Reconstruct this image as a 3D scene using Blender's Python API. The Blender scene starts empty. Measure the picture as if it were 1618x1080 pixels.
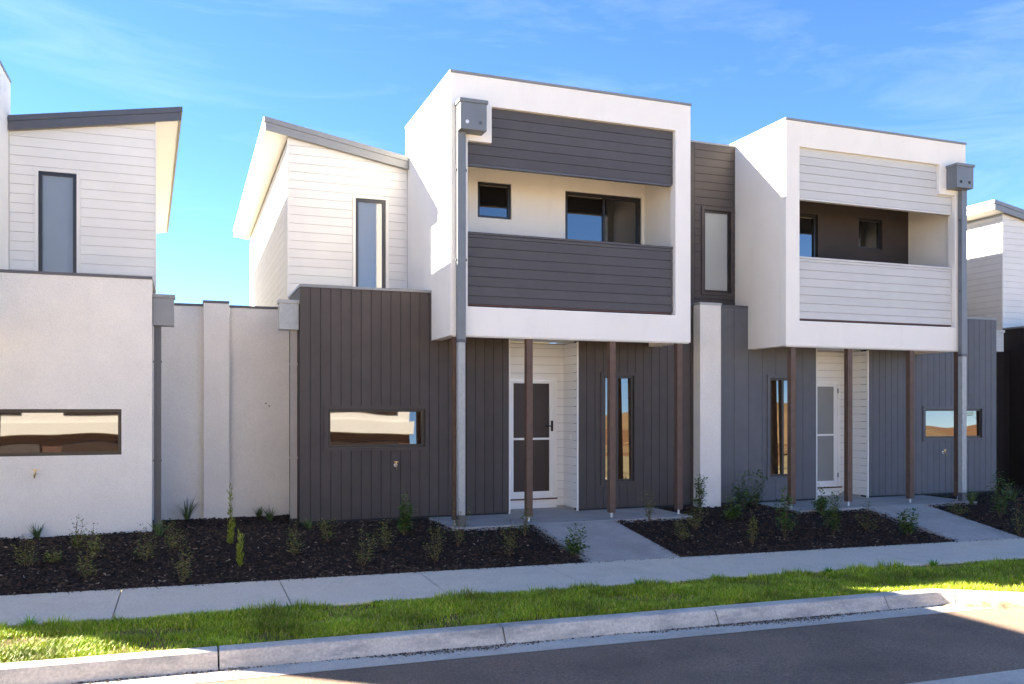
import bpy, math, random
from mathutils import Vector, noise as mnoise
R = math.radians
sc = bpy.context.scene
col = sc.collection

# ------------------------------------------------------------------ camera
cam_d = bpy.data.cameras.new('camera')
cam_d.sensor_width = 36.0
cam_d.lens = 1375.0 / 1618.0 * 36.0
cam_d.shift_y = 105.0 / 1618.0
cam_d.clip_start = 0.05
cam_d.clip_end = 5000
cam = bpy.data.objects.new('camera', cam_d)
col.objects.link(cam)
cam.location = (0, 0, 1.70)
cam.rotation_euler = (R(90), 0, R(-20.6))
sc.camera = cam

# ------------------------------------------------------------------ world, sun, exposure
SUN_TO = Vector((-1.0, 0.76, 0.71)).normalized()          # towards the sun
ELEV = math.asin(SUN_TO.z)
ROT = math.atan2(SUN_TO.x, SUN_TO.y)                        # clockwise from +Y
world = bpy.data.worlds.new('World')
sc.world = world
world.use_nodes = True
wn, wl = world.node_tree.nodes, world.node_tree.links
for n in list(wn):
    wn.remove(n)
w_out = wn.new('ShaderNodeOutputWorld')
w_bg = wn.new('ShaderNodeBackground')
w_bg.inputs['Strength'].default_value = 0.05
sky = wn.new('ShaderNodeTexSky')
sky.sky_type = 'NISHITA'
sky.sun_disc = False
sky.sun_elevation = ELEV
sky.sun_rotation = ROT
sky.altitude = 0
sky.air_density = 0.5
sky.dust_density = 0.0
sky.ozone_density = 3.6
# thin high cirrus streaks, mapped on the sky direction
w_tc = wn.new('ShaderNodeTexCoord')
w_map = wn.new('ShaderNodeMapping')
w_map.inputs['Rotation'].default_value = (R(8), R(14), R(-20))
w_map.inputs['Scale'].default_value = (1.6, 3.0, 11.0)
w_noi = wn.new('ShaderNodeTexNoise')
w_noi.inputs['Scale'].default_value = 1.5
w_noi.inputs['Detail'].default_value = 8
w_noi.inputs['Roughness'].default_value = 0.62
w_noi.inputs['Distortion'].default_value = 0.7
w_rmp = wn.new('ShaderNodeValToRGB')
w_rmp.color_ramp.elements[0].position = 0.50
w_rmp.color_ramp.elements[0].color = (0, 0, 0, 1)
w_rmp.color_ramp.elements[1].position = 0.85
w_rmp.color_ramp.elements[1].color = (0.15, 0.15, 0.15, 1)
w_mix = wn.new('ShaderNodeMixRGB')
w_mix.inputs[2].default_value = (4.6, 5.0, 5.6, 1)
wl.new(w_tc.outputs['Generated'], w_map.inputs['Vector'])
wl.new(w_map.outputs[0], w_noi.inputs['Vector'])
wl.new(w_noi.outputs['Fac'], w_rmp.inputs['Fac'])
wl.new(w_rmp.outputs[0], w_mix.inputs[0])
w_hsv = wn.new('ShaderNodeHueSaturation')
w_hsv.inputs['Saturation'].default_value = 1.1
wl.new(sky.outputs[0], w_hsv.inputs['Color'])
wl.new(w_hsv.outputs[0], w_mix.inputs[1])
wl.new(w_mix.outputs[0], w_bg.inputs['Color'])
wl.new(w_bg.outputs[0], w_out.inputs['Surface'])

sun_d = bpy.data.lights.new('sun', 'SUN')
sun_d.energy = 5.0
sun_d.angle = R(0.5)
sun_d.color = (1.0, 0.90, 0.74)
sun = bpy.data.objects.new('sun', sun_d)
col.objects.link(sun)
sun.rotation_euler = SUN_TO.to_track_quat('Z', 'Y').to_euler()
sun.location = (-20, 17, 15)

sc.view_settings.view_transform = 'Standard'
sc.view_settings.look = 'None'
sc.view_settings.gamma = 1
sc.view_settings.use_curve_mapping = False
sc.view_settings.exposure = 3.2
sc.cycles.max_bounces = 8
sc.cycles.diffuse_bounces = 5

rnd = random.Random(7)

# ------------------------------------------------------------------ materials
MATS = {}
def mat(name, c, rough=0.7, var=0.06, vscale=3.0, bump=0.0, bscale=60.0, spec=0.3, metal=0.0, per_obj=0.0,
        island=None, stain=None, ior=None, streak=None, normal_d=0.01, fine=None):
    """procedural material: base colour with soft noise mottling, fine bump, optional stains / per-island colour"""
    if name in MATS:
        return MATS[name]
    m = bpy.data.materials.new(name)
    m.use_nodes = True
    n, l = m.node_tree.nodes, m.node_tree.links
    b = n['Principled BSDF']
    b.inputs['Roughness'].default_value = rough
    b.inputs['Metallic'].default_value = metal
    b.inputs['Specular IOR Level'].default_value = spec
    if ior:
        b.inputs['IOR'].default_value = ior
    geo = n.new('ShaderNodeNewGeometry')
    noi = n.new('ShaderNodeTexNoise')
    noi.inputs['Scale'].default_value = vscale
    noi.inputs['Detail'].default_value = 6
    noi.inputs['Roughness'].default_value = 0.6
    l.new(geo.outputs['Position'], noi.inputs['Vector'])
    mr = n.new('ShaderNodeMapRange')
    mr.inputs['From Min'].default_value = 0.3
    mr.inputs['From Max'].default_value = 0.7
    mr.inputs['To Min'].default_value = 1 - var
    mr.inputs['To Max'].default_value = 1 + var
    l.new(noi.outputs['Fac'], mr.inputs['Value'])
    val = mr.outputs[0]
    if per_obj:
        oi = n.new('ShaderNodeObjectInfo')
        m2 = n.new('ShaderNodeMapRange')
        m2.inputs['To Min'].default_value = 1 - per_obj
        m2.inputs['To Max'].default_value = 1 + per_obj
        l.new(oi.outputs['Random'], m2.inputs['Value'])
        mu = n.new('ShaderNodeMath'); mu.operation = 'MULTIPLY'
        l.new(val, mu.inputs[0]); l.new(m2.outputs[0], mu.inputs[1])
        val = mu.outputs[0]
    if fine:
        fn = n.new('ShaderNodeTexNoise')
        fn.inputs['Scale'].default_value = fine[0]
        fn.inputs['Detail'].default_value = 3
        l.new(geo.outputs['Position'], fn.inputs['Vector'])
        fm = n.new('ShaderNodeMapRange')
        fm.inputs['From Min'].default_value = 0.3
        fm.inputs['From Max'].default_value = 0.7
        fm.inputs['To Min'].default_value = 1 - fine[1]
        fm.inputs['To Max'].default_value = 1 + fine[1]
        l.new(fn.outputs['Fac'], fm.inputs['Value'])
        mu2 = n.new('ShaderNodeMath'); mu2.operation = 'MULTIPLY'
        l.new(val, mu2.inputs[0]); l.new(fm.outputs[0], mu2.inputs[1])
        val = mu2.outputs[0]
    base = None
    if island:
        ra = n.new('ShaderNodeValToRGB')
        els = ra.color_ramp.elements
        for i, (p, cc) in enumerate(island):
            e = els[i] if i < 2 else els.new(p)
            e.position = p
            e.color = (*cc, 1)
        l.new(geo.outputs['Random Per Island'], ra.inputs['Fac'])
        base = ra.outputs[0]
    mx = n.new('ShaderNodeVectorMath'); mx.operation = 'SCALE'
    if base is not None:
        l.new(base, mx.inputs[0])
    else:
        mx.inputs[0].default_value = c
    l.new(val, mx.inputs['Scale'])
    out = mx.outputs[0]
    if stain:
        sc_, amount, colr = stain[:3]
        lo, hi = stain[3:] if len(stain) > 3 else (0.52, 0.72)
        sn = n.new('ShaderNodeTexNoise')
        sn.inputs['Scale'].default_value = sc_
        sn.inputs['Detail'].default_value = 9
        sn.inputs['Roughness'].default_value = 0.7
        if streak:
            mp = n.new('ShaderNodeMapping')
            mp.inputs['Scale'].default_value = streak
            l.new(geo.outputs['Position'], mp.inputs['Vector'])
            l.new(mp.outputs[0], sn.inputs['Vector'])
        else:
            l.new(geo.outputs['Position'], sn.inputs['Vector'])
        sr = n.new('ShaderNodeMapRange')
        sr.inputs['From Min'].default_value = lo
        sr.inputs['From Max'].default_value = hi
        sr.inputs['To Max'].default_value = amount
        l.new(sn.outputs['Fac'], sr.inputs['Value'])
        sm = n.new('ShaderNodeMixRGB')
        l.new(sr.outputs[0], sm.inputs[0])
        l.new(out, sm.inputs[1])
        sm.inputs[2].default_value = (*colr, 1)
        out = sm.outputs[0]
    l.new(out, b.inputs['Base Color'])
    if bump:
        bn = n.new('ShaderNodeTexNoise')
        bn.inputs['Scale'].default_value = bscale
        bn.inputs['Detail'].default_value = 4
        l.new(geo.outputs['Position'], bn.inputs['Vector'])
        bp = n.new('ShaderNodeBump')
        bp.inputs['Strength'].default_value = bump
        bp.inputs['Distance'].default_value = normal_d
        l.new(bn.outputs['Fac'], bp.inputs['Height'])
        l.new(bp.outputs[0], b.inputs['Normal'])
    MATS[name] = m
    return m

def glass_mat(name, c, ior=2.1, wob=0.012):
    m = mat(name, c, rough=0.015, var=0.03, spec=0.5, ior=ior)
    n, l = m.node_tree.nodes, m.node_tree.links
    b = n['Principled BSDF']
    geo = n.new('ShaderNodeNewGeometry')
    t = n.new('ShaderNodeTexNoise'); t.inputs['Scale'].default_value = 1.3; t.inputs['Detail'].default_value = 0
    l.new(geo.outputs['Position'], t.inputs['Vector'])
    bp = n.new('ShaderNodeBump'); bp.inputs['Strength'].default_value = 0.35; bp.inputs['Distance'].default_value = wob
    l.new(t.outputs['Fac'], bp.inputs['Height'])
    l.new(bp.outputs[0], b.inputs['Normal'])
    return m

WHITE = mat('render_white', (0.83, 0.795, 0.735), 0.85, 0.03, 1.1, 0.35, 110, stain=(1.6, 0.22, (0.64, 0.61, 0.56)), streak=(1.6, 1.6, 0.35), fine=(60, 0.03))
CREAM = mat('render_cream', (0.83, 0.785, 0.71), 0.85, 0.03, 1.1, 0.35, 110, stain=(1.6, 0.22, (0.64, 0.60, 0.54)), streak=(1.6, 1.6, 0.35), fine=(60, 0.03))
RENDER_W = mat('render_rough', (0.76, 0.72, 0.66), 0.9, 0.045, 1.5, 0.7, 90, stain=(1.1, 0.25, (0.60, 0.57, 0.53)), fine=(55, 0.06))
SOFF = mat('soffit_paint', (0.66, 0.65, 0.63), 0.7, 0.02, 1.0)
BOARD_LIGHT = mat('board_light', (0.67, 0.655, 0.625), 0.6, 0.03, 2.0, 0.12, 90, per_obj=0.02)
BOARD_CREAM = mat('board_cream', (0.79, 0.755, 0.69), 0.6, 0.03, 2.0, 0.12, 90, per_obj=0.02)
BOARD_WHITE = mat('board_white', (0.78, 0.77, 0.74), 0.55, 0.03, 2.0, 0.1, 90, per_obj=0.015)
CHAR = mat('board_charcoal', (0.068, 0.056, 0.051), 0.62, 0.09, 4.0, 0.15, 120, per_obj=0.05)
CHAR_PANEL = mat('panel_charcoal', (0.078, 0.073, 0.076), 0.58, 0.07, 4.0, 0.15, 120, per_obj=0.04)
SLATE = mat('board_slate', (0.115, 0.117, 0.128), 0.62, 0.07, 4.0, 0.15, 120, per_obj=0.05)
PALE_PANEL = mat('panel_pale', (0.55, 0.545, 0.52), 0.6, 0.03, 3.0, 0.12, 110, per_obj=0.02)
DARK_BOARD = mat('board_dark', (0.068, 0.058, 0.055), 0.6, 0.07, 4.0, 0.15, 120, per_obj=0.05)
BROWN_BOARD = mat('board_black_brown', (0.030, 0.023, 0.020), 0.65, 0.1, 4.0, 0.15, 120, per_obj=0.06)
DARK_RENDER = mat('render_dark', (0.055, 0.045, 0.043), 0.85, 0.06, 3.0, 0.3, 150)
GROOVE = mat('groove_backing', (0.03, 0.028, 0.027), 0.8)
GROOVE_L = mat('groove_backing_light', (0.46, 0.455, 0.44), 0.8)
METAL = mat('steel_grey', (0.21, 0.215, 0.22), 0.45, 0.05, 6.0, spec=0.5)
METAL_D = mat('steel_dark', (0.085, 0.085, 0.095), 0.45, 0.05, 6.0, spec=0.5)
METAL_BLUE = mat('steel_bluegrey', (0.155, 0.17, 0.185), 0.45, 0.06, 6.0, 0.05, 40, spec=0.5)
GALV = mat('steel_galvanised', (0.36, 0.37, 0.36), 0.5, 0.12, 14.0, 0.05, 80, spec=0.5)
PVC = mat('downpipe_beige', (0.33, 0.30, 0.27), 0.5, 0.05, 6.0)
BLACKP = mat('plastic_black', (0.02, 0.02, 0.02), 0.5, 0.1, 10)
TIMBER = mat('post_brown', (0.120, 0.074, 0.052), 0.6, 0.16, 9.0, 0.15, 60, per_obj=0.06, stain=(5.0, 0.25, (0.085, 0.045, 0.03)), streak=(6, 6, 0.6))
BROWN = mat('sill_brown', (0.11, 0.055, 0.04), 0.6, 0.1, 8)
ALU = mat('frame_black', (0.018, 0.018, 0.022), 0.35, 0.05, 8, spec=0.5)
ALU_B = mat('frame_brown', (0.018, 0.013, 0.011), 0.4, 0.05, 8, spec=0.5)
DOORW = mat('door_white', (0.82, 0.81, 0.78), 0.4, 0.02, 4, spec=0.4)
GLASS = glass_mat('glass_dark', (0.012, 0.011, 0.010), 2.3)
GLASS_B = glass_mat('glass_bronze', (0.040, 0.022, 0.012), 2.0, 0.012)
GLASS_C = glass_mat('glass_curtained', (0.20, 0.215, 0.225), 1.9)
FROST = mat('glass_frosted', (0.34, 0.36, 0.355), 0.28, 0.06, 1.5, spec=0.5)
FROST_B = mat('glass_frosted_blue', (0.24, 0.27, 0.30), 0.22, 0.05, 1.5, spec=0.6)
SCREEN = mat('fly_screen', (0.040, 0.024, 0.018), 0.45, 0.12, 2.0, spec=0.35)
SCREEN_G = mat('fly_screen_grey', (0.26, 0.265, 0.255), 0.6, 0.05, 2.0, spec=0.2)
BRASS = mat('brass', (0.55, 0.42, 0.20), 0.3, 0.1, 30, metal=1.0)
ZINC = mat('zinc_bolt', (0.72, 0.72, 0.72), 0.4, 0.05, 30, metal=0.3)
LAMP = mat('downlight_white', (0.85, 0.84, 0.8), 0.4)
CONC = mat('concrete_path', (0.70, 0.60, 0.48), 0.85, 0.09, 1.3, 0.4, 150, stain=(1.3, 0.7, (0.50, 0.42, 0.335), 0.48, 0.7), fine=(48, 0.13))
CONC_B = mat('concrete_oxide', (0.36, 0.33, 0.305), 0.75, 0.14, 2.0, 0.3, 130, stain=(1.5, 0.7, (0.48, 0.45, 0.42), 0.45, 0.68), fine=(40, 0.12))
KERBC = mat('concrete_kerb', (0.60, 0.54, 0.465), 0.85, 0.12, 2.0, 0.45, 110, stain=(2.6, 0.85, (0.27, 0.26, 0.245), 0.46, 0.66), streak=(0.55, 1.0, 2.2), fine=(45, 0.16))
GUTT = mat('concrete_gutter', (0.58, 0.505, 0.42), 0.85, 0.09, 3.0, 0.3, 130, stain=(1.8, 0.6, (0.38, 0.33, 0.28)), fine=(45, 0.14))
JOINT = mat('joint_dark', (0.06, 0.055, 0.05), 0.9)
SOIL = mat('mulch_soil', (0.018, 0.013, 0.011), 0.95, 0.35, 14.0, 0.9, 60, normal_d=0.03)
DIRT = mat('verge_soil', (0.13, 0.095, 0.03), 0.95, 0.3, 6.0, 0.6, 40)
CHIP = mat('mulch_chip', (0.03, 0.02, 0.015), 0.85, 0.2, 20, island=[(0.0, (0.012, 0.007, 0.005)), (0.5, (0.036, 0.021, 0.014)),
           (0.88, (0.075, 0.043, 0.028)), (0.975, (0.11, 0.07, 0.045)), (1.0, (0.34, 0.26, 0.19))])
ASPH = mat('asphalt', (0.215, 0.148, 0.106), 0.9, 0.28, 0.9, 0.8, 120, stain=(34.0, 0.7, (0.28, 0.23, 0.19)), fine=(60, 0.35))
GRASSM = mat('grass_blade', (0.06, 0.12, 0.02), 0.55, 0.5, 1.8, island=[(0.0, (0.12, 0.20, 0.006)), (0.5, (0.28, 0.40, 0.010)),
             (0.80, (0.44, 0.52, 0.018)), (0.92, (0.56, 0.44, 0.13))])
WEED = mat('weed_leaf', (0.05, 0.15, 0.02), 0.5, 0.2, 3, island=[(0.0, (0.09, 0.22, 0.012)), (1.0, (0.20, 0.40, 0.02))])
LEAF = mat('leaf_shrub', (0.05, 0.08, 0.02), 0.5, 0.2, 5, island=[(0.0, (0.05, 0.075, 0.012)), (0.55, (0.12, 0.145, 0.02)), (0.9, (0.21, 0.20, 0.03)), (1.0, (0.22, 0.11, 0.04))])
LEAF_D = mat('leaf_dark', (0.03, 0.06, 0.015), 0.4, 0.2, 5, island=[(0.0, (0.025, 0.062, 0.012)), (0.6, (0.06, 0.12, 0.018)), (1.0, (0.12, 0.18, 0.025))])
LEAF_Y = mat('leaf_lime', (0.16, 0.22, 0.03), 0.5, 0.2, 5, island=[(0.0, (0.095, 0.14, 0.014)), (0.6, (0.20, 0.25, 0.024)), (1.0, (0.32, 0.33, 0.05))])
LEAF_S = mat('leaf_strap', (0.04, 0.08, 0.03), 0.45, 0.2, 5, island=[(0.0, (0.035, 0.06, 0.022)), (0.6, (0.08, 0.125, 0.035)), (1.0, (0.15, 0.20, 0.06))])
TWIG = mat('twig', (0.12, 0.08, 0.04), 0.8, 0.2, 10)
STONE = mat('stone_pale', (0.45, 0.43, 0.40), 0.9, 0.15, 8, 0.4, 30)
SANDM = mat('sand_heap', (0.36, 0.27, 0.15), 0.95, 0.2, 8, 0.8, 50)
DRYG = mat('dry_grass_land', (0.42, 0.34, 0.17), 0.95, 0.35, 0.8, 0.7, 8)
FENCEM = mat('paling_timber', (0.24, 0.13, 0.07), 0.8, 0.2, 5)
ROOFM = mat('roof_metal', (0.17, 0.17, 0.18), 0.5, 0.05, 3)

# ------------------------------------------------------------------ mesh helpers
TX = [1.0, 0.0, 0.0]                       # current house transform: X -> s*X + a
class MB:
    def __init__(self):
        self.v, self.f = [], []
    def box(self, x0, x1, y0, y1, z0, z1):
        i = len(self.v)
        self.v += [(x0, y0, z0), (x1, y0, z0), (x1, y1, z0), (x0, y1, z0), (x0, y0, z1), (x1, y0, z1), (x1, y1, z1), (x0, y1, z1)]
        self.f += [(i, i+3, i+2, i+1), (i+4, i+5, i+6, i+7), (i, i+1, i+5, i+4), (i+1, i+2, i+6, i+5), (i+2, i+3, i+7, i+6), (i+3, i, i+4, i+7)]
        return self
    def prism_xz(self, poly, y0, y1):
        """poly: counter-clockwise seen from -Y (x right, z up)"""
        i, k = len(self.v), len(poly)
        self.v += [(x, y0, z) for x, z in poly] + [(x, y1, z) for x, z in poly]
        self.f.append(tuple(range(i, i+k)))
        self.f.append(tuple(range(i+2*k-1, i+k-1, -1)))
        for a in range(k):
            b = (a+1) % k
            self.f.append((i+a, i+k+a, i+k+b, i+b))
        return self
    def prism_yz(self, poly, x0, x1):
        i, k = len(self.v), len(poly)
        self.v += [(x0, y, z) for y, z in poly] + [(x1, y, z) for y, z in poly]
        self.f.append(tuple(range(i+k-1, i-1, -1)))
        self.f.append(tuple(range(i+k, i+2*k)))
        for a in range(k):
            b = (a+1) % k
            self.f.append((i+a, i+b, i+k+b, i+k+a))
        return self
    def tube(self, pts, r, n=8, r1=None):
        r1 = r if r1 is None else r1
        base = len(self.v)
        m = len(pts)
        for j, p in enumerate(pts):
            p = Vector(p)
            d = (Vector(pts[min(j+1, m-1)]) - Vector(pts[max(j-1, 0)])).normalized()
            u = d.orthogonal().normalized() if abs(d.z) < 0.99 else Vector((1, 0, 0))
            w = d.cross(u)
            rr = r + (r1 - r) * j / max(1, m-1)
            for k in range(n):
                a = 2 * math.pi * k / n
                self.v.append(tuple(p + u * (rr * math.cos(a)) + w * (rr * math.sin(a))))
        for j in range(m-1):
            for k in range(n):
                a, b = base + j*n + k, base + j*n + (k+1) % n
                self.f.append((a, b, b+n, a+n))
        self.f.append(tuple(base + k for k in range(n-1, -1, -1)))
        self.f.append(tuple(base + (m-1)*n + k for k in range(n)))
        return self
    def cyl_y(self, x, z, y0, y1, r, n=14):
        return self.tube([(x, y0, z), (x, y1, z)], r, n)
    def grid_solid(self, rects, holes, y0, y1):
        """solid slab in XZ made of rects minus holes (x0,x1,z0,z1), clean faces only on the outside"""
        xs = sorted({round(v, 5) for r in rects + holes for v in r[:2]})
        zs = sorted({round(v, 5) for r in rects + holes for v in r[2:]})
        def inside(cx, cz):
            return any(r[0] < cx < r[1] and r[2] < cz < r[3] for r in rects) and not any(h[0] < cx < h[1] and h[2] < cz < h[3] for h in holes)
        nx, nz = len(xs)-1, len(zs)-1
        g = [[inside((xs[i]+xs[i+1])/2, (zs[j]+zs[j+1])/2) for j in range(nz)] for i in range(nx)]
        idx = {}
        def V(i, j, k):
            key = (i, j, k)
            if key not in idx:
                idx[key] = len(self.v)
                self.v.append((xs[i], y0 if k == 0 else y1, zs[j]))
            return idx[key]
        for i in range(nx):
            for j in range(nz):
                if not g[i][j]:
                    continue
                self.f.append((V(i, j, 0), V(i+1, j, 0), V(i+1, j+1, 0), V(i, j+1, 0)))
                self.f.append((V(i, j+1, 1), V(i+1, j+1, 1), V(i+1, j, 1), V(i, j, 1)))
                if i == 0 or not g[i-1][j]:
                    self.f.append((V(i, j, 1), V(i, j, 0), V(i, j+1, 0), V(i, j+1, 1)))
                if i == nx-1 or not g[i+1][j]:
                    self.f.append((V(i+1, j, 0), V(i+1, j, 1), V(i+1, j+1, 1), V(i+1, j+1, 0)))
                if j == 0 or not g[i][j-1]:
                    self.f.append((V(i, j, 1), V(i+1, j, 1), V(i+1, j, 0), V(i, j, 0)))
                if j == nz-1 or not g[i][j+1]:
                    self.f.append((V(i, j+1, 0), V(i+1, j+1, 0), V(i+1, j+1, 1), V(i, j+1, 1)))
        return self
    def build(self, name, material, parent=None, kind=None, house=True, smooth=False, bevel=0.0):
        s, a = TX[:2] if house else (1.0, 0.0)
        sk = TX[2] if house else 0.0
        v = [(s*(x + sk*max(0.0, y-14.7))+a, y, z) for x, y, z in self.v]
        f = self.f if s > 0 else [tuple(reversed(q)) for q in self.f]
        me = bpy.data.meshes.new(name)
        me.from_pydata(v, [], f)
        me.materials.append(material)
        if smooth:
            me.shade_smooth()
        o = bpy.data.objects.new(name, me)
        col.objects.link(o)
        if parent is not None:
            o.parent = parent
            o.matrix_parent_inverse = parent.matrix_world.inverted() if parent.type != 'EMPTY' else PINV(parent)
        if kind:
            o['kind'] = kind
        if bevel:
            bv = o.modifiers.new('bevel', 'BEVEL')
            bv.width = bevel; bv.segments = 2; bv.limit_method = 'ANGLE'; bv.angle_limit = R(40)
        return o

def PINV(p):
    from mathutils import Matrix
    return Matrix.Translation(-Vector(p.location))

def thing(name, label, cat, loc=(0, 0, 0), group=None):
    o = bpy.data.objects.new(name, None)
    o.empty_display_size = 0.2
    o.location = loc
    col.objects.link(o)
    o['label'] = label; o['category'] = cat
    if group:
        o['group'] = group
    return o
def tag(o, label, cat, group=None):
    o['label'] = label; o['category'] = cat
    if group:
        o['group'] = group
    return o

def sub_rect(rects, h):
    out = []
    for (x0, x1, z0, z1) in rects:
        a0, a1, b0, b1 = max(x0, h[0]), min(x1, h[1]), max(z0, h[2]), min(z1, h[3])
        if a0 >= a1 or b0 >= b1:
            out.append((x0, x1, z0, z1)); continue
        if x0 < a0: out.append((x0, a0, z0, z1))
        if a1 < x1: out.append((a1, x1, z0, z1))
        if z0 < b0: out.append((a0, a1, z0, b0))
        if b1 < z1: out.append((a0, a1, b1, z1))
    return out

def clip_poly(poly, fn):
    """keep the side of a polygon where fn(x,z) <= 0"""
    out = []
    for i in range(len(poly)):
        p, q = poly[i], poly[(i+1) % len(poly)]
        a, b = fn(*p), fn(*q)
        if a <= 0:
            out.append(p)
        if (a < 0 < b) or (b < 0 < a):
            t = a / (a - b)
            out.append((p[0] + (q[0]-p[0])*t, p[1] + (q[1]-p[1])*t))
    return out

GAP = 0.008
def boards(parent, x0, x1, z0, z1, y, material, w, vertical, holes=(), clip=None, off=0.0, th=0.018, name='board', GAP=GAP):
    """cladding boards on a wall facing -Y, each an object of its own"""
    a0, a1 = (x0, x1) if vertical else (z0, z1)
    k = a0 - off
    while k < a1 - 0.012:
        b0, b1 = max(a0, k) + GAP/2, min(a1, k + w) - GAP/2
        k += w
        if b1 - b0 < 0.01:
            continue
        rect = (b0, b1, z0, z1) if vertical else (x0, x1, b0, b1)
        rs = [rect]
        touched = False
        partial = False
        for h in holes:
            n = sub_rect(rs, h)
            if n != rs:
                touched = True
                full = (h[0] <= rect[0]+1e-4 and h[1] >= rect[1]-1e-4) if vertical else (h[2] <= rect[2]+1e-4 and h[3] >= rect[3]-1e-4)
                partial |= not full
            rs = n
        groups = [rs] if partial else [[r] for r in rs]
        for gr in groups:
            mb = MB()
            if clip:
                for r in gr:
                    poly = clip_poly([(r[0], r[2]), (r[1], r[2]), (r[1], r[3]), (r[0], r[3])], clip)
                    if len(poly) >= 3:
                        mb.prism_xz(poly, y, y+th)
            elif len(gr) == 1:
                r = gr[0]
                if r[1]-r[0] < 0.004 or r[3]-r[2] < 0.004:
                    continue
                mb.box(r[0], r[1], y, y+th, r[2], r[3])
            else:
                mb.grid_solid([rect], list(holes), y, y+th)
            if mb.v:
                mb.build(name, material, parent)

def side_boards(parent, x, y0, y1, z0, z1, material, w, vertical, clip=None, th=0.018, face=-1):
    """boards on a wall in an X plane (facing -X when face=-1), polygon in (y,z)"""
    a0, a1 = (y0, y1) if vertical else (z0, z1)
    k = a0
    xa, xb = (x, x+th) if face < 0 else (x-th, x)
    while k < a1 - 0.012:
        b0, b1 = k + GAP/2, min(a1, k+w) - GAP/2
        k += w
        if b1 - b0 < 0.01: continue
        r = (b0, b1, z0, z1) if vertical else (y0, y1, b0, b1)
        MB().box(xa, xb, r[0], r[1], r[2], r[3]).build('board', material, parent)

def ring(x0, x1, z0, z1, t, y0, y1):
    return MB().grid_solid([(x0, x1, z0, z1)], [(x0+t, x1-t, z0+t, z1-t)], y0, y1)

def window(parent, x0, x1, z0, z1, y, frame_m, pane_m, trim_m=None, trim=0.05, ft=0.035, mull=(), label=None, proud=0.02, tilt=0.0):
    """window in an opening x0..x1,z0..z1 (outer edge incl. trim) of a wall at plane y"""
    if trim_m:
        w = ring(x0, x1, z0, z1, trim, y-proud, y+0.05).build('window', trim_m, parent)
        i = trim + 0.0015
    else:
        w = None
        i = 0.0
    a0, a1, b0, b1 = x0+i, x1-i, z0+i, z1-i
    fr = ring(a0, a1, b0, b1, ft, y+0.012, y+0.07)
    fo = fr.build('frame' if w else 'window', frame_m, w or parent)
    if w is None:
        w = fo
    for xm in mull:
        MB().box(xm-0.022, xm+0.022, y+0.02, y+0.066, b0+ft+0.001, b1-ft-0.001).build('mullion', frame_m, w)
    edges = [a0+ft] + list(mull) + [a1-ft]
    for q in range(len(edges)-1):
        pm = MB().box(edges[q]-0.004, edges[q+1]+0.004, y+0.045+0.004*q, y+0.052+0.004*q, b0+ft-0.004, b1-ft+0.004)
        pm.v = [(vx, vy + math.tan(R(tilt))*(vz-b0), vz) for vx, vy, vz in pm.v]      # sashes lean back a touch
        pm.build('pane', pane_m if not isinstance(pane_m, (list, tuple)) else pane_m[q], w)
    if label:
        w['label'] = label
    return w

def rainhead(parent, x0, x1, y0, y1, z0, z1, m, holes=(), lip=0.018):
    r = MB().box(x0, x1, y0, y1, z0, z1-0.05).build('rainhead', m, parent, bevel=0.004)
    MB().box(x0-lip, x1+lip, y0-lip, y1+0.0, z1-0.05, z1).build('lip', m, r, bevel=0.003)
    for (hx, hz, hm) in holes:
        MB().cyl_y(hx, hz, y0-0.006, y0+0.01, 0.026).build('overflow_outlet', hm, r)
    return r

# ------------------------------------------------------------------ the townhouse
YW, YB, YG, YC = 13.15, 12.1, 14.7, 13.55
BZ0, BZ1 = 2.76, 6.57
BX0, BX1 = 3.6, 7.62
RZ0, RSL = 6.43, -0.174                    # rake height at X=1.16 and slope
def rake(x, d=0.0):
    return RZ0 + RSL * (x - 1.16) - d

def tap(parent, x, z, y):
    t = MB().cyl_y(x, z, y-0.012, y+0.012, 0.028).build('tap', ZINC, parent)
    b = MB().tube([(x, y-0.01, z), (x, y-0.06, z), (x, y-0.085, z-0.02), (x, y-0.09, z-0.06)], 0.013, 8)
    b.build('spout', BRASS, t)
    h = MB().box(x-0.03, x+0.03, y-0.062, y-0.048, z+0.045, z+0.058)
    h.tube([(x, y-0.055, z), (x, y-0.055, z+0.05)], 0.009, 8)
    h.build('tap_handle', BRASS, t)

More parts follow.
